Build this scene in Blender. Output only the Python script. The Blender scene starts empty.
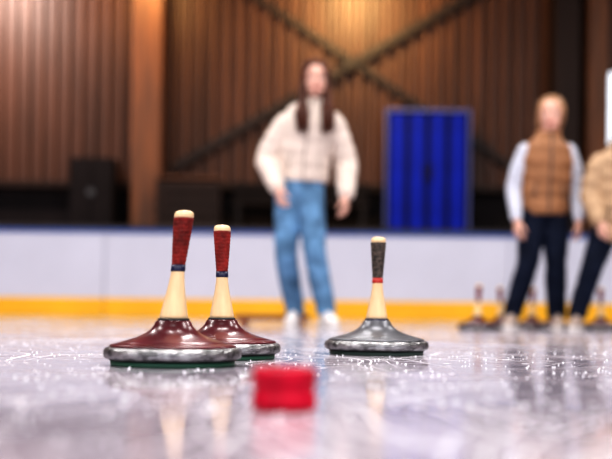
import bpy, bmesh, math, random
from mathutils import Vector, Matrix, Euler, noise as mnoise
random.seed(7)
S = bpy.context.scene
COL = S.collection
V = Vector

# ------------------------------------------------------------------ materials
def mat(name, col, rough=0.5, metal=0.0, var=0.0, vscale=8.0, bump=0.0, bscale=40.0,
        coat=0.0, stretch=(1, 1, 1), col2=None, spec=0.5, sheen=0.0, emis=None, estr=0.0):
    m = bpy.data.materials.new(name); m.use_nodes = True
    nt = m.node_tree; b = nt.nodes['Principled BSDF']
    b.inputs['Base Color'].default_value = (*col, 1)
    b.inputs['Roughness'].default_value = rough
    b.inputs['Metallic'].default_value = metal
    b.inputs['Coat Weight'].default_value = coat
    b.inputs['Specular IOR Level'].default_value = spec
    b.inputs['Sheen Weight'].default_value = sheen
    if emis:
        b.inputs['Emission Color'].default_value = (*emis, 1)
        b.inputs['Emission Strength'].default_value = estr
    tc = nt.nodes.new('ShaderNodeTexCoord')
    mp = nt.nodes.new('ShaderNodeMapping'); mp.inputs['Scale'].default_value = stretch
    nt.links.new(tc.outputs['Object'], mp.inputs['Vector'])
    if var > 0 or col2:
        n = nt.nodes.new('ShaderNodeTexNoise'); n.inputs['Scale'].default_value = vscale
        n.inputs['Detail'].default_value = 5
        nt.links.new(mp.outputs[0], n.inputs['Vector'])
        r = nt.nodes.new('ShaderNodeValToRGB')
        r.color_ramp.elements[0].position = 0.35; r.color_ramp.elements[1].position = 0.65
        c2 = col2 if col2 else tuple(min(1, c * (1 + var)) for c in col)
        c1 = col if col2 else tuple(c * (1 - var) for c in col)
        r.color_ramp.elements[0].color = (*c1, 1); r.color_ramp.elements[1].color = (*c2, 1)
        nt.links.new(n.outputs['Fac'], r.inputs['Fac'])
        nt.links.new(r.outputs['Color'], b.inputs['Base Color'])
    if bump > 0:
        n2 = nt.nodes.new('ShaderNodeTexNoise'); n2.inputs['Scale'].default_value = bscale
        n2.inputs['Detail'].default_value = 4
        nt.links.new(mp.outputs[0], n2.inputs['Vector'])
        bp = nt.nodes.new('ShaderNodeBump'); bp.inputs['Strength'].default_value = bump
        bp.inputs['Distance'].default_value = 0.01
        nt.links.new(n2.outputs['Fac'], bp.inputs['Height'])
        nt.links.new(bp.outputs['Normal'], b.inputs['Normal'])
    return m

M = {}
M['skin'] = mat('skin', (0.72, 0.43, 0.34), 0.5, var=0.06, vscale=12)
M['lips'] = mat('lips', (0.50, 0.14, 0.13), 0.4)
M['eyewhite'] = mat('eye_white', (0.8, 0.78, 0.75), 0.2)
M['iris'] = mat('iris', (0.05, 0.03, 0.02), 0.15)
M['hair_dark'] = mat('hair_dark_brown', (0.085, 0.028, 0.016), 0.45, var=0.35, vscale=30, spec=.3)
M['hair_blond'] = mat('hair_blonde', (0.42, 0.24, 0.13), 0.45, var=0.30, vscale=30)
M['cream'] = mat('cream_fabric', (0.70, 0.60, 0.53), 0.85, var=0.08, bump=0.35, bscale=60, sheen=0.1)
M['tan_puffer'] = mat('tan_puffer', (0.46, 0.31, 0.19), 0.65, var=0.08, bump=0.3, bscale=40)
M['brown_vest'] = mat('brown_vest_fabric', (0.32, 0.160, 0.080), 0.65, var=0.12, bump=0.3, bscale=40, spec=.3)
M['sweater'] = mat('grey_sweater', (0.56, 0.58, 0.66), 0.9, var=0.06, bump=0.4, bscale=90)
M['jeans_light'] = mat('light_denim', (0.13, 0.245, 0.39), 0.85, var=0.35, vscale=9, bump=0.5, bscale=30, spec=.2)
M['jeans_dark'] = mat('dark_denim', (0.009, 0.013, 0.028), 0.85, var=0.25, vscale=9, bump=0.5, bscale=30, spec=.2)
M['shoe_white'] = mat('white_leather', (0.80, 0.76, 0.74), 0.5, var=0.04)
M['shoe_tan'] = mat('tan_leather', (0.42, 0.33, 0.28), 0.6, var=0.08)
M['sole'] = mat('rubber_sole', (0.75, 0.72, 0.70), 0.6)
M['dark_trim'] = mat('dark_trim', (0.06, 0.05, 0.05), 0.5)
M['cream_trim'] = mat('cream_trim', (0.40, 0.34, 0.30), 0.5)

# ------------------------------------------------------------------ mesh helpers
def empty(name, loc=(0, 0, 0), rotz=0.0, scale=1.0):
    e = bpy.data.objects.new(name, None); e.empty_display_size = 0.1
    e.location = loc; e.rotation_euler = (0, 0, rotz); e.scale = (scale,) * 3
    COL.objects.link(e); return e

def ell(bm, c, r, rot=None, u=20, v=14):
    if not hasattr(r, '__len__'): r = (r, r, r)
    mt = Matrix.Translation(V(c))
    if rot is not None: mt = mt @ rot
    mt = mt @ Matrix.Diagonal((r[0], r[1], r[2], 1))
    bmesh.ops.create_uvsphere(bm, u_segments=u, v_segments=v, radius=1, matrix=mt)

def crom(a, b, c, d, t):
    return 0.5 * ((2 * b) + (c - a) * t + (2 * a - 5 * b + 4 * c - d) * t * t + (3 * b - a - 3 * c + d) * t ** 3)

def tube(bm, pts, rads, n=20, sub=1, ripple=None, rnd=True, side=None):
    pts = [V(p) for p in pts]
    rr = [V((r, r)) if not hasattr(r, '__len__') else V(r) for r in rads]
    P, R = [], []
    m = len(pts)
    for i in range(m - 1):
        a = pts[max(i - 1, 0)]; d = pts[min(i + 2, m - 1)]
        ra = rr[max(i - 1, 0)]; rd = rr[min(i + 2, m - 1)]
        for k in range(sub):
            t = k / sub
            if sub == 1:
                P.append(pts[i]); R.append(rr[i])
            else:
                P.append(crom(a, pts[i], pts[i + 1], d, t))
                q = crom(ra, rr[i], rr[i + 1], rd, t); R.append(V((max(q[0], .002), max(q[1], .002))))
    P.append(pts[-1]); R.append(rr[-1])
    if ripple:
        amp, per = ripple; L = 0
        for i in range(len(P)):
            if i: L += (P[i] - P[i - 1]).length
            w = amp * (abs(math.sin(math.pi * L / per)) ** 0.6) - amp * 0.7
            R[i] = R[i] + V((w, w))
    rings = []
    def frame(t):
        ref = V(side) if side else (V((1, 0, 0)) if abs(t.x) < 0.85 else V((0, 1, 0)))
        a = (ref - t * ref.dot(t)).normalized(); return a, t.cross(a)
    def ring(c, a, b, ra, rb):
        return [bm.verts.new(c + a * (ra * math.cos(2 * math.pi * k / n)) + b * (rb * math.sin(2 * math.pi * k / n))) for k in range(n)]
    T = []
    for i in range(len(P)):
        t = (P[min(i + 1, len(P) - 1)] - P[max(i - 1, 0)])
        T.append(t.normalized() if t.length > 1e-9 else V((0, 0, 1)))
    if rnd:
        a, b = frame(T[0]); r = R[0]; rm = min(r)
        p0 = bm.verts.new(P[0] - T[0] * rm)
        for q in (70, 45, 20):
            q = math.radians(q); rings.append(ring(P[0] - T[0] * rm * math.sin(q), a, b, r[0] * math.cos(q), r[1] * math.cos(q)))
    else: p0 = bm.verts.new(P[0])
    for i in range(len(P)):
        a, b = frame(T[i]); rings.append(ring(P[i], a, b, R[i][0], R[i][1]))
    if rnd:
        a, b = frame(T[-1]); r = R[-1]; rm = min(r)
        for q in (20, 45, 70):
            q = math.radians(q); rings.append(ring(P[-1] + T[-1] * rm * math.sin(q), a, b, r[0] * math.cos(q), r[1] * math.cos(q)))
        p1 = bm.verts.new(P[-1] + T[-1] * rm)
    else: p1 = bm.verts.new(P[-1])
    for i in range(len(rings) - 1):
        for k in range(n):
            bm.faces.new((rings[i][k], rings[i][(k + 1) % n], rings[i + 1][(k + 1) % n], rings[i + 1][k]))
    for k in range(n):
        bm.faces.new((p0, rings[0][(k + 1) % n], rings[0][k]))
        bm.faces.new((p1, rings[-1][k], rings[-1][(k + 1) % n]))

def finish(bm, name, material, parent=None, smooth=True, voxel=None, it=4, wr=None):
    bmesh.ops.recalc_face_normals(bm, faces=bm.faces)
    me = bpy.data.meshes.new(name); bm.to_mesh(me); bm.free()
    o = bpy.data.objects.new(name, me); COL.objects.link(o)
    if voxel:
        md = o.modifiers.new('r', 'REMESH'); md.mode = 'VOXEL'; md.voxel_size = voxel
        if it:
            sm = o.modifiers.new('s', 'SMOOTH'); sm.factor = 0.5; sm.iterations = it
        dg = bpy.context.evaluated_depsgraph_get()
        me2 = bpy.data.meshes.new_from_object(o.evaluated_get(dg))
        o.modifiers.clear(); o.data = me2; me2.name = name; me = me2
        if wr:
            amp, sx, sz = wr
            nrm = [v.normal.copy() for v in me.vertices]
            for v, n_ in zip(me.vertices, nrm):
                c = v.co
                w = mnoise.noise(V((c.x * sx + c.z * 3, c.y * sx, c.z * sz + c.x * 6)))
                v.co = c + n_ * (amp * (1 - 2.2 * abs(w)))
            me.update()
    me.materials.clear(); me.materials.append(material)
    if smooth:
        for p in me.polygons: p.use_smooth = True
    if parent: o.parent = parent
    return o

def box(name, c, d, material, parent=None, bev=0.0, rot=None):
    bm = bmesh.new()
    bmesh.ops.create_cube(bm, size=1, matrix=Matrix.Diagonal((d[0], d[1], d[2], 1)))
    if bev > 0: bmesh.ops.bevel(bm, geom=bm.edges[:], offset=bev, segments=2, affect='EDGES')
    o = finish(bm, name, material, parent, smooth=False)
    o.location = c
    if rot: o.rotation_euler = rot
    return o

def lathe(name, prof, material, parent, n=64, lean=(0, 0), z0=0.085, closed=True):
    bm = bmesh.new(); rings = []
    for r, z in prof:
        t = max(0, (z - z0) / 0.22) ** 1.2
        ox, oy = lean[0] * t, lean[1] * t
        rings.append([bm.verts.new((ox + r * math.cos(2 * math.pi * k / n), oy + r * math.sin(2 * math.pi * k / n), z)) for k in range(n)])
    for i in range(len(rings) - 1):
        for k in range(n):
            bm.faces.new((rings[i][k], rings[i][(k + 1) % n], rings[i + 1][(k + 1) % n], rings[i + 1][k]))
    if closed:
        bm.faces.new(list(reversed(rings[0]))); bm.faces.new(rings[-1])
    o = finish(bm, name, material, parent)
    return o

# ------------------------------------------------------------------ ice stocks
M['green'] = mat('green_sole_plate', (0.05, 0.16, 0.10), 0.4)
M['gsole'] = mat('grey_green_sole', (0.06, 0.10, 0.08), 0.45)
M['steel'] = mat('scratched_steel', (0.32, 0.32, 0.325), 0.30, 1.0, var=0.6, vscale=45, bump=0.4, bscale=110, stretch=(1, 1, 2))
M['maroon'] = mat('maroon_lacquer', (0.085, 0.005, 0.011), 0.28, 0.0, var=0.35, vscale=14, coat=0.2)
M['greybody'] = mat('grey_metallic_body', (0.15, 0.155, 0.17), 0.34, 0.5, var=0.2, vscale=20)
M['wood'] = mat('pale_wood', (0.80, 0.58, 0.34), 0.38, var=0.10, vscale=6, stretch=(8, 8, 1), coat=0.3)
M['redgrip'] = mat('dark_red_grip', (0.21, 0.018, 0.014), 0.6, var=0.5, vscale=40, bump=0.4, bscale=140, spec=0.3)
M['blackgrip'] = mat('black_speckled_grip', (0.022, 0.018, 0.017), 0.6, col2=(0.12, 0.09, 0.07), vscale=120, bump=0.4, bscale=160)
M['navy'] = mat('navy_band', (0.01, 0.012, 0.05), 0.4)
M['redband'] = mat('red_band', (0.45, 0.03, 0.02), 0.4)
M['white'] = mat('white_plastic', (0.8, 0.8, 0.78), 0.4)
M['black'] = mat('black_rubber', (0.02, 0.02, 0.02), 0.5)

def ice_stock(loc, body, grip, band, sole, lean=(0, 0), n=64, rot=0):
    e = empty('ice_stock', loc, rot)
    lathe('sole_plate', [(.060, 0), (.119, 0), (.122, .002), (.122, .009), (.10, .010)], sole, e, n)
    lathe('rubber_gasket', [(.05, .0085), (.118, .0085), (.124, .0105), (.124, .014), (.05, .014)], M['black'], e, n)
    lathe('steel_ring', [(.05, .0125), (.126, .0125), (.1325, .0145), (.1350, .0185), (.1352, .0265), (.1335, .0315), (.1295, .0350), (.1245, .0360), (.05, .0355)], M['steel'], e, n)
    lathe('body', [(.05, .033), (.124, .0355), (.1245, .0385), (.1215, .0405), (.110, .0435), (.108, .0425), (.106, .0445), (.090, .0490), (.070, .0555),
                   (.055, .0625), (.045, .0700), (.038, .078), (.0345, .086), (.031, .0885), (.02, .089)], body, e, n)
    lathe('neck_ring', [(.02, .086), (.0305, .087), (.0315, .0895), (.0305, .0925), (.02, .093)], M['navy'] if body is M['greybody'] else M['black'], e, 40, lean)
    lathe('wooden_shaft', [(.02, .090), (.0275, .092), (.0272, .098), (.0255, .108), (.0222, .125), (.0190, .142), (.0162, .158), (.0142, .174), (.0130, .188), (.0125, .196)], M['wood'], e, 40, lean)
    lathe('colour_band', [(.008, .184), (.0140, .185), (.0143, .187), (.0138, .198), (.008, .199)], band, e, 40, lean)
    prof = [(.006, .196)]
    for i in range(46):
        z = .198 + i * .002
        t = i / 45
        r = .0130 + .0068 * (t ** 0.9) + (.00035 if i % 4 < 2 else -.00015)
        prof.append((r, z))
    prof += [(.0188, .291), (.010, .2915)]
    lathe('grip', prof, grip, e, 40, lean)
    lathe('end_cap', [(.008, .290), (.0190, .2905), (.0196, .293), (.0193, .298), (.0170, .3025), (.012, .305), (.003, .306)], M['wood'], e, 40, lean)
    return e

ice_stock((-0.261, 2.01, 0), M['maroon'], M['redgrip'], M['navy'], M['green'], lean=(0.019, 0.004))
ice_stock((-0.192, 2.33, 0), M['maroon'], M['redgrip'], M['navy'], M['green'], lean=(-0.003, 0.015))
ice_stock((0.184, 2.65, 0), M['greybody'], M['blackgrip'], M['redband'], M['gsole'], lean=(0.003, 0.012))
for x, y, l in ((1.17, 6.95, .01), (1.42, 7.42, -.01), (1.70, 7.68, .01), (1.79, 7.36, -.01), (2.11, 7.30, 0)):
    ice_stock((x, y, 0), M['maroon'], M['redgrip'], M['navy'], M['black'], lean=(l, 0.01), n=40)

# target puck (daube)
M['puckred'] = mat('red_rubber', (0.46, 0.002, 0.028), 0.5, var=0.2, vscale=30, spec=0.25)
pe = empty('target_puck', (-0.023, 1.13, 0)); pe.scale = (.93, .93, 1)
lathe('puck_body', [(.005, 0), (.034, 0), (.0375, .002), (.0385, .005), (.0385, .016), (.0365, .018), (.0365, .027), (.0385, .029), (.0385, .042), (.037, .0455), (.034, .047), (.026, .0475), (.025, .0455), (.005, .0455)], M['puckred'], pe)
lathe('puck_lid_ring', [(.010, .045), (.018, .0452), (.019, .0475), (.010, .0477)], M['puckred'], pe)

# ------------------------------------------------------------------ people
def hand(bm, W, D, N, U, curl=1.0, s=1.0):
    W, D, N, U = V(W), V(D).normalized(), V(N).normalized(), V(U).normalized()
    U = (U - D * U.dot(D)).normalized(); N2 = D.cross(U)
    if N2.dot(N) < 0: N2 = -N2
    N = N2
    tube(bm, [W - D * .05 * s, W], [.023 * s, .023 * s], 12)
    kl = [.083, .087, .082, .074]; fl = [.070, .079, .073, .057]
    for i in range(4):
        off = (1.5 - i)
        a = W + U * off * .011 * s + D * .006 * s; k = W + D * kl[i] * s + U * off * .0208 * s
        tube(bm, [a, k], [.0135 * s, .0115 * s], 12)
        if i < 3:
            k2 = W + D * (kl[i + 1] - .012) * s + U * (off - .5) * .0208 * s
            tube(bm, [W + U * (off - .5) * .011 * s, k2], [.013 * s, .0112 * s], 10)
        ang = 0; p = k
        for seg, da, r0, r1 in ((.45, 20, .0090, .0082), (.31, 30, .0082, .0075), (.24, 18, .0075, .0062)):
            ang += math.radians(da * curl * (1 + .10 * i))
            dd = (D * math.cos(ang) + N * math.sin(ang) + U * off * .07).normalized()
            q = p + dd * fl[i] * seg * s
            tube(bm, [p, q], [r0 * s, r1 * s], 10); p = q
    p = W + D * .018 * s + U * .020 * s + N * .006 * s
    for dv, L, r0, r1 in ((U * .65 + D * .75 + N * .35, .044, .0145, .0118), (U * .28 + D * .92 + N * .35, .033, .0112, .0095), (D * .95 + N * .5, .026, .0092, .0075)):
        q = p + dv.normalized() * L * s; tube(bm, [p, q], [r0 * s, r1 * s], 10); p = q

def make_head(parent, C, R, NB, hairmat, hair_len, hw, front_y, back_y, front_share=0.45, hr=1.0):
    """C head centre, R rotation matrix, NB neck base"""
    C = V(C)
    X = Matrix.Translation(C) @ R.to_4x4()
    def T(p): return X @ V(p)
    bm = bmesh.new(); R4 = R.to_4x4()
    def E(c, r): ell(bm, T(c), r, R4)
    E((0, .015, .030), (.075, .093, .088))
    E((0, -.018, -.028), (.062, .067, .080))
    E((0, -.058, -.095), (.027, .024, .020))
    E((0, -.020, -.082), (.050, .052, .026))
    for s in (-1, 1):
        E((s * .038, -.048, -.026), (.026, .027, .032))
        E((s * .030, -.040, -.070), (.026, .034, .026))
        E((s * .031, -.078, .022), (.023, .011, .008))
        E((s * .011, -.090, -.034), (.009, .010, .008))
        E((s * .031, -.0725, .0105), (.0175, .0115, .0055))
        E((s * .031, -.0715, -.0115), (.016, .0105, .005))
        E((s * .076, .008, .000), (.008, .018, .030))
        E((s * .080, .014, .008), (.006, .014, .018))
    tube(bm, [T((0, -.080, .016)), T((0, -.092, -.010)), T((0, -.101, -.030))], [.0085, .009, .0115], 12)
    tube(bm, [T((0, -.078, -.052)), T((0, -.080, -.078))], [.017, .017], 12)
    tube(bm, [T((0, .02, -.05)), V(NB)], [.052, .056], 20)
    finish(bm, 'head', M['skin'], parent, voxel=.0036, it=3)
    bm = bmesh.new()
    tube(bm, [T((-.023, -.0865, -.0600)), T((-.010, -.0955, -.0605)), T((0, -.0965, -.0625)), T((.010, -.0955, -.0605)), T((.023, -.0865, -.0600))], [.002, .0042, .0036, .0042, .002], 10, 4)
    tube(bm, [T((-.021, -.0870, -.0625)), T((0, -.0955, -.0705)), T((.021, -.0870, -.0625))], [.002, .0055, .002], 10, 5)
    finish(bm, 'lips', M['lips'], parent)
    bm = bmesh.new(); bi = bmesh.new(); bb = bmesh.new()
    for s in (-1, 1):
        ell(bm, T((s * .031, -.0725, -.0005)), .0125)
        ell(bi, T((s * .031, -.0818, -.0005)), (.0062, .0040, .0062), R4)
        tube(bb, [T((s * .014, -.0885, .0235)), T((s * .030, -.0900, .0290)), T((s * .049, -.0780, .0235))], [.0022, .0034, .0016], 8, 4)
        tube(bb, [T((s * .018, -.0835, .0060)), T((s * .031, -.0860, .0085)), T((s * .045, -.0790, .0050))], [.0010, .0016, .0010], 8, 4)
    finish(bm, 'eyeballs', M['eyewhite'], parent); finish(bi, 'irises', M['iris'], parent)
    finish(bb, 'eyebrows', hairmat, parent)
    # hair: cap + locks
    bm = bmesh.new()
    ell(bm, T((0, .026, .042)), (.081, .094, .086), R4, 32, 24)
    Rr = (.083, .100, .096)
    def sk(x, az, el, g=1.0):
        return T((x * math.cos(el) * math.cos(az) * Rr[0] * g, .015 + math.sin(az) * math.cos(el) * Rr[1] * g, .032 + math.sin(el) * Rr[2] * g))
    N = 44
    for s in (-1, 1):
        for layer in (0, 1):
            for i in range(N):
                u = i / (N - 1)
                az0 = -28 if front_share > 0.1 else -16
                az = math.radians(az0 + (90 - az0) * u + random.uniform(-2, 2))
                g = 1.0 + .05 * layer + random.uniform(-.02, .03)
                y0 = -.052 + .105 * u
                p0 = T((s * .003, y0 + .012, .032 + Rr[2] * math.sqrt(max(.1, 1 - (y0 / Rr[1]) ** 2)) * (.99 + .02 * layer)))
                p1 = sk(s, az, math.radians(58), g); p2 = sk(s, az, math.radians(28), g); p3 = sk(s, az, math.radians(-8), g)
                pts = [p0, p1, p2, p3]
                L = hair_len * random.uniform(.88, 1.06)
                fr = u < front_share
                tx = s * (hw + random.uniform(-.036, .036)) if fr else s * (.10 - .10 * (u - front_share) / (1 - front_share) + random.uniform(-.01, .01)) * (1 if front_share > .1 else .5)
                ty = front_y + random.uniform(-.014, .02) + .07 * u * fr if fr else back_y + random.uniform(-.01, .02)
                bx = C.x
                for k in range(1, 6):
                    t = k / 5; e = min(1, t * 1.25) ** 1.3
                    w = .007 * math.sin(t * 9 + i)
                    pts.append(V((p3.x * (1 - e) + (bx + tx) * e + w, p3.y * (1 - e) + ty * e, p3.z - L * t)))
                rb = random.uniform(.0060, .0090) * hr
                tube(bm, pts, [rb * .6, rb, rb, rb, rb, rb, rb, rb * .8, rb * .25], 6, 2)
    finish(bm, 'hair', hairmat, parent)

def shoe(parent, A, F, up, idx):
    A = V((A[0], A[1], 0)); F = V((F[0], F[1], 0)).normalized(); Sd = V((-F.y, F.x, 0))
    bm = bmesh.new()
    def P(f, z, s=0): return A + F * f + Sd * s + V((0, 0, z))
    tube(bm, [P(-.035, .052), P(.03, .058), P(.10, .054), P(.155, .046)], [(.034, .040), (.036, .046), (.043, .038), (.038, .028)], 20, 4, side=tuple(Sd))
    tube(bm, [P(-.012, .05), P(-.008, .105)], [(.036), (.040)], 20)
    ell(bm, P(.05, .085), (.028, .028, .028))
    finish(bm, 'shoe_upper_%d' % idx, up, parent, voxel=.005, it=4)
    bm = bmesh.new()
    prof = [(-.082, .012), (-.074, .026), (-.055, .036), (-.02, .038), (.04, .038), (.10, .046), (.14, .045), (.17, .036), (.190, .022), (.196, .008)]
    out = [P(f, 0, w) for f, w in prof] + [P(f, 0, -w) for f, w in reversed(prof)]
    vs = [bm.verts.new(p) for p in out]; f = bm.faces.new(vs)
    ex = bmesh.ops.extrude_face_region(bm, geom=[f])
    bmesh.ops.translate(bm, verts=[v for v in ex['geom'] if isinstance(v, bmesh.types.BMVert)], vec=(0, 0, .030))
    bmesh.ops.bevel(bm, geom=[e for e in bm.edges if abs(e.verts[0].co.z - e.verts[1].co.z) < 1e-5], offset=.004, segments=2, affect='EDGES')
    finish(bm, 'shoe_sole_%d' % idx, M['sole'], parent, smooth=False)
    bm = bmesh.new()
    for k in range(5):
        f = .045 + k * .017; z = .104 - k * .0065
        tube(bm, [P(f, z - .008, -.024), P(f, z, 0), P(f, z - .008, .024)], [.0025, .003, .0025], 8, 3)
    finish(bm, 'laces_%d' % idx, M['white'], parent)

def person(name, loc, rotz, sc, J, st):
    e = empty(name, loc, rotz, sc)
    # trousers
    bm = bmesh.new()
    px, py, pz = J['pelvis']
    tube(bm, [(px, py, pz + .12), (px, py, pz + .03), (px, py + .005, pz - .05)], [(.140, .098), (.160, .113), (.146, .108)], 28, 4)
    for s, h, k, a in ((-1, J['hipL'], J['kneeL'], J['ankL']), (1, J['hipR'], J['kneeR'], J['ankR'])):
        h, k, a = V(h), V(k), V(a)
        mid = (h + k) / 2; cf = k * .6 + a * .4
        tube(bm, [h + V((0, 0, .02)), mid, k, cf + V((0, .012, 0)), a + V((0, 0, .04)), a + V((0, 0, -.012))], [.095, .086, .070, .069, .062, st.get('hem', .064)], 24, 5, rnd=False)
        ell(bm, h + V((0, .045, .02)), (.09, .085, .10))
    finish(bm, 'jeans', st['jeans'], e, voxel=.008, it=4, wr=(.005, 7, 13))
    # jacket
    T = st['torso']
    bm = bmesh.new()
    tube(bm, [t[0] for t in T], [t[1] for t in T], 36, 12, ripple=st['rip'], rnd=False)
    hem = T[0]
    tube(bm, [V(hem[0]) + V((0, 0, -.012)), V(hem[0]) + V((0, 0, .025))], [(hem[1][0] - .004, hem[1][1] - .004)] * 2, 36, 3, rnd=False)
    if st['sleeve'] is None: bs = bm
    else: bs = bmesh.new()
    for sh, el, wr in ((J['shL'], J['elL'], J['wrL']), (J['shR'], J['elR'], J['wrR'])):
        sh, el, wr = V(sh), V(el), V(wr); r = st['arm']
        tube(bs, [sh, (sh + el) / 2 + V(((el - sh).x * .12, 0, 0)), el, (el + wr) / 2, wr], [r[0], r[1], r[2], r[3], r[4]], 24, 10, ripple=st['rip'] if st['sleeve'] is None else None)
        d = (wr - el).normalized()
        tube(bs, [wr + d * .0, wr + d * .03], [r[4] * .86, r[4] * .82], 20, rnd=False)
    # collar
    nb = V(J['neck'])
    n = 28
    for k in range(n):
        a0 = 2 * math.pi * k / n; a1 = 2 * math.pi * (k + 1) / n
        q0 = nb + V((math.cos(a0) * .070, math.sin(a0) * .066, .012 * math.sin(a0))); q1 = nb + V((math.cos(a1) * .070, math.sin(a1) * .066, .012 * math.sin(a1)))
        for dz in (-.03, -.005, .012): tube(bm, [q0 + V((0, 0, dz)), q1 + V((0, 0, dz))], [.019, .019], 8)
    finish(bm, 'jacket' if st['sleeve'] is None else 'puffer_vest', st['jacket'], e, voxel=.0075, it=3, wr=(.004, 14, 16))
    if st['sleeve'] is not None:
        finish(bs, 'sweater_sleeves', st['sleeve'], e, voxel=.0075, it=4, wr=(.004, 10, 20))
    # zip following torso front
    bm = bmesh.new(); pts = []
    for c, r in T[:-1]: pts.append(V((c[0], c[1] - r[1] - .004, c[2])))
    pts.append(V((nb.x, nb.y - .086, nb.z + .01)))
    tube(bm, pts, [.006] * len(pts), 8, 6)
    for s in (-1, 1):
        c, r = T[1]
        yy = c[1] - r[1] * .80
        tube(bm, [(c[0] + s * r[0] * .62, yy - .004, c[2] - .03), (c[0] + s * r[0] * .52, yy - .016, c[2] + .07)], [.005, .005], 8)
    finish(bm, 'zip', st['zip'], e)
    # hands
    for nm, el, wr, s, cv in (('left', J['elL'], J['wrL'], -1, st['curl']), ('right', J['elR'], J['wrR'], 1, st['curl'])):
        el, wr = V(el), V(wr); d = (wr - el).normalized(); d = (d + V((0, 0, -.5))).normalized()
        bm = bmesh.new()
        hand(bm, wr + (wr - el).normalized() * .035, d, V((-s, .25, 0)), V((-s * .25, -1, 0)), cv, st.get('hs', 1.0))
        finish(bm, 'hand_' + nm, M['skin'], e, voxel=.0024, it=2)
    shoe(e, J['ankL'], J['ftL'], st['shoe'], 1); shoe(e, J['ankR'], J['ftR'], st['shoe'], 2)
    make_head(e, J['head'], st['hrot'], J['neck'], st['hair'], st['hlen'], st['hw'], st['fy'], st['by'], st.get('fs', .45), st.get('hr', 1.0))
    return e

# woman in cream jacket
J1 = dict(pelvis=(-.075, .03, .90), hipL=(-.150, .03, .86), hipR=(-.008, .02, .86), kneeL=(-.160, -.02, .49), kneeR=(.026, -.10, .50),
          ankL=(-.105, .16, .10), ankR=(.100, -.06, .10), ftL=(-.15, -1), ftR=(.35, -1),
          shL=(-.165, .0, 1.345), shR=(.135, .0, 1.350), elL=(-.292, .01, 1.10), elR=(.228, .03, 1.08), wrL=(-.225, -.17, .91), wrR=(.225, -.11, .875),
          neck=(.0, -.015, 1.475), head=(.018, -.050, 1.617))
T1 = [((-.055, .03, .965), (.165, .125)), ((-.050, .025, 1.06), (.168, .130)), ((-.040, .01, 1.20), (.178, .136)), ((-.022, -.005, 1.32), (.186, .134)),
      ((-.012, -.01, 1.410), (.150, .108)), ((-.003, -.015, 1.455), (.095, .085)), ((0, -.015, 1.47), (.08, .075))]
st1 = dict(jeans=M['jeans_light'], torso=T1, rip=(.007, .085), sleeve=None, jacket=M['cream'], arm=(.074, .073, .074, .066, .054),
           zip=M['cream_trim'], curl=1.0, shoe=M['shoe_white'], hair=M['hair_dark'], hlen=.37, hw=.083, fy=-.182, by=.13, fs=.62, hr=1.25,
           hrot=Matrix.Rotation(math.radians(3), 3, 'X') @ Matrix.Rotation(math.radians(4), 3, 'Z'))
person('woman', (0.025, 6.70, 0), 0, 1.0, J1, st1)

# woman in brown vest
J2 = dict(pelvis=(0, .03, .84), hipL=(-.080, .03, .80), hipR=(.072, .03, .80), kneeL=(-.125, -.03, .45), kneeR=(.070, -.02, .45),
          ankL=(-.205, .04, .10), ankR=(.090, .02, .10), ftL=(-.45, -1), ftR=(-.15, -1),
          shL=(-.140, .0, 1.225), shR=(.150, .0, 1.225), elL=(-.215, .02, .97), elR=(.225, .03, .97), wrL=(-.215, -.07, .77), wrR=(.215, -.06, .77),
          neck=(.015, .005, 1.335), head=(.028, -.015, 1.475))
T2 = [((.0, .02, .80), (.162, .125)), ((.0, .02, .93), (.164, .130)), ((.003, .01, 1.06), (.174, .135)), ((.006, .0, 1.18), (.176, .130)),
      ((.010, .0, 1.265), (.148, .105)), ((.013, .0, 1.315), (.092, .083)), ((.015, .0, 1.33), (.08, .075))]
st2 = dict(jeans=M['jeans_dark'], torso=T2, rip=(.012, .10), sleeve=M['sweater'], jacket=M['brown_vest'], arm=(.058, .057, .052, .047, .039),
           zip=M['dark_trim'], curl=1.0, shoe=M['shoe_tan'], hair=M['hair_blond'], hlen=.30, hw=.085, fy=-.14, by=.14, hs=.95, fs=0.0,
           hrot=Matrix.Rotation(math.radians(-18), 3, 'Z') @ Matrix.Rotation(math.radians(3), 3, 'X'))
person('woman', (1.635, 7.0, 0), 0, 1.0, J2, st2)

# girl in tan puffer at the right
J3 = dict(pelvis=(0, .03, .78), hipL=(-.080, .03, .74), hipR=(.085, .03, .74), kneeL=(-.20, -.04, .43), kneeR=(.17, -.02, .43),
          ankL=(-.28, .0, .10), ankR=(.22, .04, .10), ftL=(-.5, -1), ftR=(.2, -1),
          shL=(-.140, .0, 1.16), shR=(.140, .0, 1.16), elL=(-.200, .0, .93), elR=(.21, .02, .92), wrL=(-.185, -.13, .76), wrR=(.19, -.12, .75),
          neck=(.02, .0, 1.275), head=(.045, -.02, 1.41))
T3 = [((.0, .02, .62), (.185, .145)), ((.0, .02, .78), (.188, .148)), ((.0, .01, .96), (.182, .145)), ((.005, .0, 1.10), (.178, .138)),
      ((.012, .0, 1.20), (.145, .105)), ((.018, .0, 1.255), (.092, .085)), ((.02, .0, 1.27), (.08, .075))]
st3 = dict(jeans=M['jeans_dark'], torso=T3, rip=(.015, .10), sleeve=None, jacket=M['tan_puffer'], arm=(.074, .073, .072, .064, .052),
           zip=M['dark_trim'], curl=1.0, shoe=M['shoe_tan'], hair=M['hair_dark'], hlen=.33, hw=.08, fy=-.16, by=.14, hs=.92,
           hrot=Matrix.Rotation(math.radians(-15), 3, 'Z') @ Matrix.Rotation(math.radians(5), 3, 'X'))
person('girl', (2.085, 6.80, 0), 0, 0.97, J3, st3)

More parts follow.
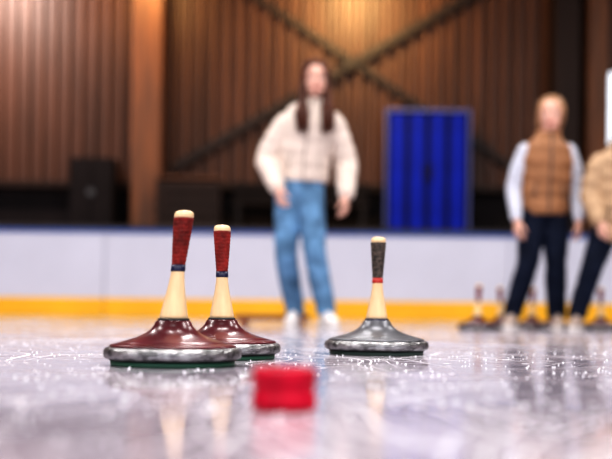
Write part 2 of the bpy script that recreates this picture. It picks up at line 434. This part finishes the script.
# ------------------------------------------------------------------ ice floor
def ice_mat():
    m = bpy.data.materials.new('ice'); m.use_nodes = True; nt = m.node_tree; L = nt.links
    b = nt.nodes['Principled BSDF']
    tc = nt.nodes.new('ShaderNodeTexCoord')
    wn = nt.nodes.new('ShaderNodeTexNoise'); wn.inputs['Scale'].default_value = .9; wn.inputs['Detail'].default_value = 1
    L.new(tc.outputs['Object'], wn.inputs['Vector'])
    vm = nt.nodes.new('ShaderNodeVectorMath'); vm.operation = 'MULTIPLY_ADD'; vm.inputs[1].default_value = (.8, .8, 0)
    L.new(wn.outputs['Color'], vm.inputs[0]); L.new(tc.outputs['Object'], vm.inputs[2])
    def mapping(sc, rz=0, warp=False):
        mp = nt.nodes.new('ShaderNodeMapping'); mp.inputs['Scale'].default_value = sc
        vr = nt.nodes.new('ShaderNodeVectorRotate'); vr.rotation_type = 'Z_AXIS'; vr.inputs['Angle'].default_value = rz
        L.new(vm.outputs[0] if warp else tc.outputs['Object'], vr.inputs['Vector'])
        L.new(vr.outputs[0], mp.inputs['Vector']); return mp
    def noise(mp, s, d=4):
        n = nt.nodes.new('ShaderNodeTexNoise'); n.inputs['Scale'].default_value = s; n.inputs['Detail'].default_value = d
        L.new(mp.outputs[0], n.inputs['Vector']); return n.outputs['Fac']
    def rng(f, a, b_, c=0.0, d=1.0):
        r = nt.nodes.new('ShaderNodeMapRange'); r.inputs[1].default_value = a; r.inputs[2].default_value = b_
        r.inputs[3].default_value = c; r.inputs[4].default_value = d; L.new(f, r.inputs[0]); return r.outputs[0]
    def mth(op, a, b_):
        n = nt.nodes.new('ShaderNodeMath'); n.operation = op; n.use_clamp = True
        for i, q in enumerate((a, b_)):
            if isinstance(q, (int, float)): n.inputs[i].default_value = q
            else: L.new(q, n.inputs[i])
        return n.outputs[0]
    iso = mapping((1, 1, 1))
    patch = rng(noise(iso, 1.6, 6), .50, .72, 0, .5)
    speck = rng(noise(iso, 22, 5), .63, .70, 0, .8)
    scr = None
    for sc, rz in (((.5, 90, 1), .35), ((.6, 110, 1), -.75), ((.5, 100, 1), 1.25), ((.4, 80, 1), 2.1)):
        s_ = rng(noise(mapping(sc, rz, True), 1.0, 1), .66, .69)
        scr = s_ if scr is None else mth('MAXIMUM', scr, s_)
    scr = mth('MULTIPLY', scr, rng(noise(iso, 1.1, 3), .40, .62, .25, 1))
    frost = mth('MAXIMUM', mth('MAXIMUM', patch, scr), speck)
    mix = nt.nodes.new('ShaderNodeMix'); mix.data_type = 'RGBA'
    mix.inputs[6].default_value = (.31, .275, .32, 1); mix.inputs[7].default_value = (.93, .92, .97, 1)
    L.new(frost, mix.inputs[0]); L.new(mix.outputs[2], b.inputs['Base Color'])
    base_r = rng(noise(iso, 5, 5), .35, .65, .05, .13)
    ro = mth('ADD', base_r, mth('MULTIPLY', frost, .40)); L.new(ro, b.inputs['Roughness'])
    b.inputs['IOR'].default_value = 1.31
    hgt = mth('ADD', mth('MULTIPLY', noise(iso, 24, 3), .35), mth('MULTIPLY', frost, .20))
    bp = nt.nodes.new('ShaderNodeBump'); bp.inputs['Strength'].default_value = .11; bp.inputs['Distance'].default_value = .0013
    L.new(hgt, bp.inputs['Height']); L.new(bp.outputs['Normal'], b.inputs['Normal'])
    return m
bm = bmesh.new(); bmesh.ops.create_grid(bm, x_segments=8, y_segments=8, size=1, matrix=Matrix.Translation((0, 4.25, 0)) @ Matrix.Diagonal((14, 12.25, 1, 1)))
finish(bm, 'floor', ice_mat(), smooth=False)

# ice shavings scattered on the surface (one mesh)
M['snow'] = mat('ice_shaving', (0.95, 0.96, 1.0), 0.3)
bm = bmesh.new()
for i in range(1300):
    y = random.uniform(.75, 6.0) if i % 3 else random.uniform(1.0, 3.0)
    x = random.uniform(-.36, .36) * y
    if any((x - a) ** 2 + (y - b) ** 2 < r * r for a, b, r in ((-.261, 2.01, .14), (-.192, 2.33, .14), (.184, 2.65, .14), (-.023, 1.13, .05))): continue
    r = random.uniform(.0008, .0030)
    mt = Matrix.Translation((x, y, r * .4)) @ Euler((random.random() * 3, random.random() * 3, random.random() * 3)).to_matrix().to_4x4() @ Matrix.Diagonal((r, r * random.uniform(.5, 1), r * .6, 1))
    bmesh.ops.create_icosphere(bm, subdivisions=1, radius=1, matrix=mt)
finish(bm, 'ice_shavings', M['snow'], smooth=False)

# wooden foot board behind the woman
M['plank'] = mat('orange_plank', (0.30, 0.10, 0.035), 0.5, var=0.2, vscale=3, stretch=(1, 12, 12))
fb = empty('wooden_foot_board', (-.24, 7.30, 0))
for i in range(3): box('board_%d' % (i + 1), (0, -.10 + i * .10, .062), (.54, .092, .036), M['plank'], fb, .004)
for i, x in enumerate((-.2, .2)): box('batten_%d' % (i + 1), (x, 0, .022), (.05, .29, .044), M['plank'], fb, .003)

# ------------------------------------------------------------------ rink barrier
M['board'] = mat('barrier_white', (0.58, 0.59, 0.68), 0.35, var=0.05, vscale=.8)
M['yellow'] = mat('kick_plate_yellow', (0.88, 0.47, 0.015), 0.4, var=0.05, vscale=2)
M['bluerail'] = mat('blue_rail', (0.03, 0.10, 0.38), 0.35)
M['seam'] = mat('seam_grey', (0.45, 0.46, 0.52), 0.5)
br = empty('rink_barrier', (0, 13.66, 0))
for i in range(10):
    x = -12.15 + i * 2.7
    box('panel_%d' % i, (x, 0, .60), (2.69, .06, 1.06), M['board'], br, .004)
    box('kick_plate_%d' % i, (x, -.040, .125), (2.69, .02, .25), M['yellow'], br, .003)
    box('top_rail_%d' % i, (x, 0, 1.145), (2.70, .12, .045), M['bluerail'], br, .01)
    box('post_%d' % i, (x + 1.35, .06, .56), (.07, .06, 1.12), M['seam'], br)

# ------------------------------------------------------------------ hall shell
M['wallslat'] = mat('brown_corrugated_cladding', (0.074, 0.033, 0.020), 0.48, var=0.25, vscale=1.2, stretch=(3, 3, .4), spec=.35)
M['dark'] = mat('dark_painted_concrete', (0.010, 0.007, 0.008), 0.7, var=0.2, vscale=2, spec=.2)
M['platform'] = mat('platform_concrete', (0.045, 0.040, 0.046), 0.7, var=0.12, vscale=2)
M['glulam'] = mat('glulam_timber', (0.115, 0.040, 0.010), 0.5, var=0.4, vscale=2, stretch=(6, 6, .5))
M['darkglulam'] = mat('dark_timber', (0.020, 0.009, 0.006), 0.55, var=0.2, vscale=2, stretch=(6, 6, .5), spec=.3)
M['brace'] = mat('dark_steel_brace', (0.016, 0.010, 0.009), 0.5, spec=.3)
M['sidewall'] = mat('side_wall_cladding', (0.35, 0.30, 0.28), 0.6, var=0.1, vscale=1)
M['ceil'] = mat('ceiling_deck', (0.30, 0.26, 0.24), 0.7, var=0.1, vscale=1)

bm = bmesh.new(); pitch = .21; x = -13.95
prof = []
while x < 13.75:
    prof += [(x, 0), (x + .080, 0), (x + .110, .09), (x + .18, .09)]; x += pitch
prev = None
for px_, dy in prof:
    a = bm.verts.new((px_, 16.2 - .09 + dy, 2.02)); b_ = bm.verts.new((px_, 16.2 - .09 + dy, 6.98))
    if prev: bm.faces.new((prev[0], a, b_, prev[1]))
    prev = (a, b_)
finish(bm, 'wall_back', M['wallslat'], smooth=False)
box('wall_back_base', (0, 16.32, 3.5), (28.2, .2, 7.0), M['dark'])
box('wall_left', (-14.1, 4.25, 3.5), (.2, 24.5, 7.0), M['sidewall'])
box('wall_right', (14.1, 4.25, 3.5), (.2, 24.5, 7.0), M['sidewall'])
box('ceiling', (0, 4.25, 7.1), (28.4, 24.5, .2), M['ceil'])
box('trim_ledge', (0, 16.07, 2.06), (27.9, .08, .09), M['darkglulam'])
box('stand_platform', (0, 15.36, .655), (27.9, 1.40, 1.31), M['platform'])
for i, (x, mm, w) in enumerate(((-2.48, M['glulam'], .46), (3.96, M['darkglulam'], .40), (4.44, M['glulam'], .32), (-8.9, M['glulam'], .46), (10.5, M['glulam'], .46))):
    c = empty('timber_column', (x, 15.79, 1.32))
    box('shaft', (0, 0, 2.74), (w, .34, 5.48), mm, c, .015)
    box('foot_plate', (0, 0, .03), (w + .06, .42, .06), M['brace'], c, .005)
for i, y in enumerate((1.0, 6.0, 11.0)):
    box('ceiling_beam' if i == 0 else 'ceiling_beam.%03d' % i, (0, y, 6.74), (27.8, .3, .5), M['glulam'], None, .01)

def bar(name, a, b_, w, t, y, mm, parent):
    d = V((b_[0] - a[0], 0, b_[1] - a[1])); L = d.length; ang = math.atan2(d.x, d.z)
    return box(name, ((a[0] + b_[0]) / 2, y, (a[1] + b_[1]) / 2), (w, t, L), mm, parent, .004, rot=(0, ang, 0))
cb = empty('cross_brace', (0, 0, 0))
bar('diagonal_1', (-2.05, 5.82), (3.45, 2.26), .10, .03, 16.07, M['brace'], cb)
bar('diagonal_2', (3.60, 5.74), (-2.10, 2.34), .13, .03, 16.03, M['brace'], cb)
box('gusset', (.62, 16.00, 4.0), (.20, .02, .20), M['brace'], cb, .003)

# blue folding door on the platform
M['blue'] = mat('blue_door_panel', (0.002, 0.016, 0.36), 0.6, var=0.15, vscale=2, spec=.2)
M['bluedark'] = mat('blue_door_gap', (0.002, 0.004, 0.04), 0.6, spec=.2)
M['frame'] = mat('door_frame_blue_grey', (0.08, 0.10, 0.30), 0.5)
d = empty('door_1', (1.86, 15.85, 1.32))
box('backing', (0, .04, 1.00), (1.24, .04, 1.88), M['bluedark'], d)
for i in range(4): box('leaf_%d' % (i + 1), (-.465 + i * .31, 0, .97), (.225, .05, 1.80), M['blue'], d, .012)
box('frame_top', (0, 0, 1.92), (1.34, .10, .05), M['frame'], d, .005)
box('frame_left', (-.645, 0, .96), (.04, .10, 1.90), M['frame'], d, .005)
box('frame_right', (.645, 0, .96), (.04, .10, 1.90), M['frame'], d, .005)
for i in range(2): box('handle_%d' % (i + 1), (-.06 + i * .12, -.04, .95), (.02, .03, .25), M['brace'], d, .004)

# dark bench against the wall
bn = empty('spectator_bench', (-.10, 15.55, 1.32))
for i in range(3): box('back_slat_%d' % i, (0, .28, .42 + i * .14), (2.1, .03, .12), M['dark'], bn, .005)
for i in range(3): box('seat_slat_%d' % i, (0, -.02 + i * .1, .42), (2.1, .08, .03), M['darkglulam'], bn, .005)
for i in range(4): box('leg_%d' % i, (-.95 + i * .633, .1, .2), (.06, .34, .40), M['brace'], bn); box('back_post_%d' % i, (-.95 + i * .633, .31, .40), (.06, .03, .80), M['brace'], bn)
# cabinet
cab = empty('storage_cabinet', (-3.28, 15.70, 1.32))
box('carcass', (0, 0, .55), (.66, .45, 1.06), M['dark'], cab, .01)
for s in (-1, 1):
    box('door_leaf_%d' % (s + 2), (s * .165, -.235, .55), (.31, .02, .98), M['dark'], cab, .004)
    box('knob_%d' % (s + 2), (s * .03, -.255, .55), (.015, .02, .10), M['steel'], cab, .003)
# wooden crate beside column
bx = empty('wooden_crate', (-1.78, 15.35, 1.32))
for i in range(4): box('slat_%d' % i, (0, -.14, .1 + i * .17), (.95, .02, .14), M['darkglulam'], bx, .003)
box('lid', (0, 0, .76), (1.0, .32, .04), M['glulam'], bx, .004)
box('side_1', (-.46, 0, .37), (.03, .28, .74), M['darkglulam'], bx); box('side_2', (.46, 0, .37), (.03, .28, .74), M['darkglulam'], bx)

# window on the right
M['daylight'] = mat('daylight_glass', (0.8, 0.85, 0.9), 0.2, emis=(0.85, 0.92, 1.0), estr=1.2)
w = empty('window_1', (5.45, 16.04, 3.35))
box('pane', (0, 0, 0), (1.5, .02, 1.15), M['daylight'], w)
for i, x in enumerate((-.76, 0, .76)): box('mullion_%d' % i, (x, -.02, 0), (.04, .06, 1.25), M['brace'], w)
for i, z in enumerate((-.6, .6)): box('rail_%d' % i, (0, -.02, z), (1.56, .06, .06), M['brace'], w)

# ------------------------------------------------------------------ lights
def area(name, loc, size, energy, col, rot=(0, 0, 0), sy=None):
    l = bpy.data.lights.new(name, 'AREA'); l.energy = energy; l.color = col
    l.shape = 'RECTANGLE'; l.size = size; l.size_y = sy or size
    o = bpy.data.objects.new(name, l); o.location = loc; o.rotation_euler = rot; COL.objects.link(o); return o
for x in (-5.5, 0, 5.5):
    for y in (-2.5, 3.5, 8.5):
        area('ceiling_lamp', (x, y, 6.4), 2.4, 180 if y > 0 else 260, (1.0, 0.96, 0.94), sy=.8)
# warm floodlights washing the back wall; the last is an added fill
area('left_haze_fill', (.75, 14.4, 5.5), .5, 165, (1.0, .68, .30), rot=(math.radians(50), 0, 0))
area('left_haze_fill', (-2.5, 14.5, 5.6), .4, 60, (1.0, .60, .24), rot=(math.radians(42), 0, 0))
area('left_haze_fill', (-5.2, 14.0, 5.8), .6, 260, (1.0, .82, .74), rot=(math.radians(45), 0, 0))  # added light, pales the left wall in place of foreground haze

W = bpy.data.worlds.new('world'); S.world = W; W.use_nodes = True
W.node_tree.nodes['Background'].inputs[0].default_value = (.90, .91, 1.0, 1)
W.node_tree.nodes['Background'].inputs[1].default_value = 1.0

# ------------------------------------------------------------------ camera
cd = bpy.data.cameras.new('camera'); cd.lens = 60; cd.sensor_width = 36
cd.shift_y = 81.5 / 612
cd.dof.use_dof = True; cd.dof.focus_distance = 2.25; cd.dof.aperture_fstop = 1.9
cd.clip_start = .02
co = bpy.data.objects.new('camera', cd); co.location = (0, 0, .11)
co.rotation_euler = (Matrix.Rotation(math.radians(90), 4, 'X') @ Matrix.Rotation(math.radians(.7), 4, 'Z')).to_euler()
COL.objects.link(co); S.camera = co
S.view_settings.view_transform = 'Standard'
try: S.view_settings.look = 'High Contrast'
except Exception: pass
S.view_settings.exposure = 0.12
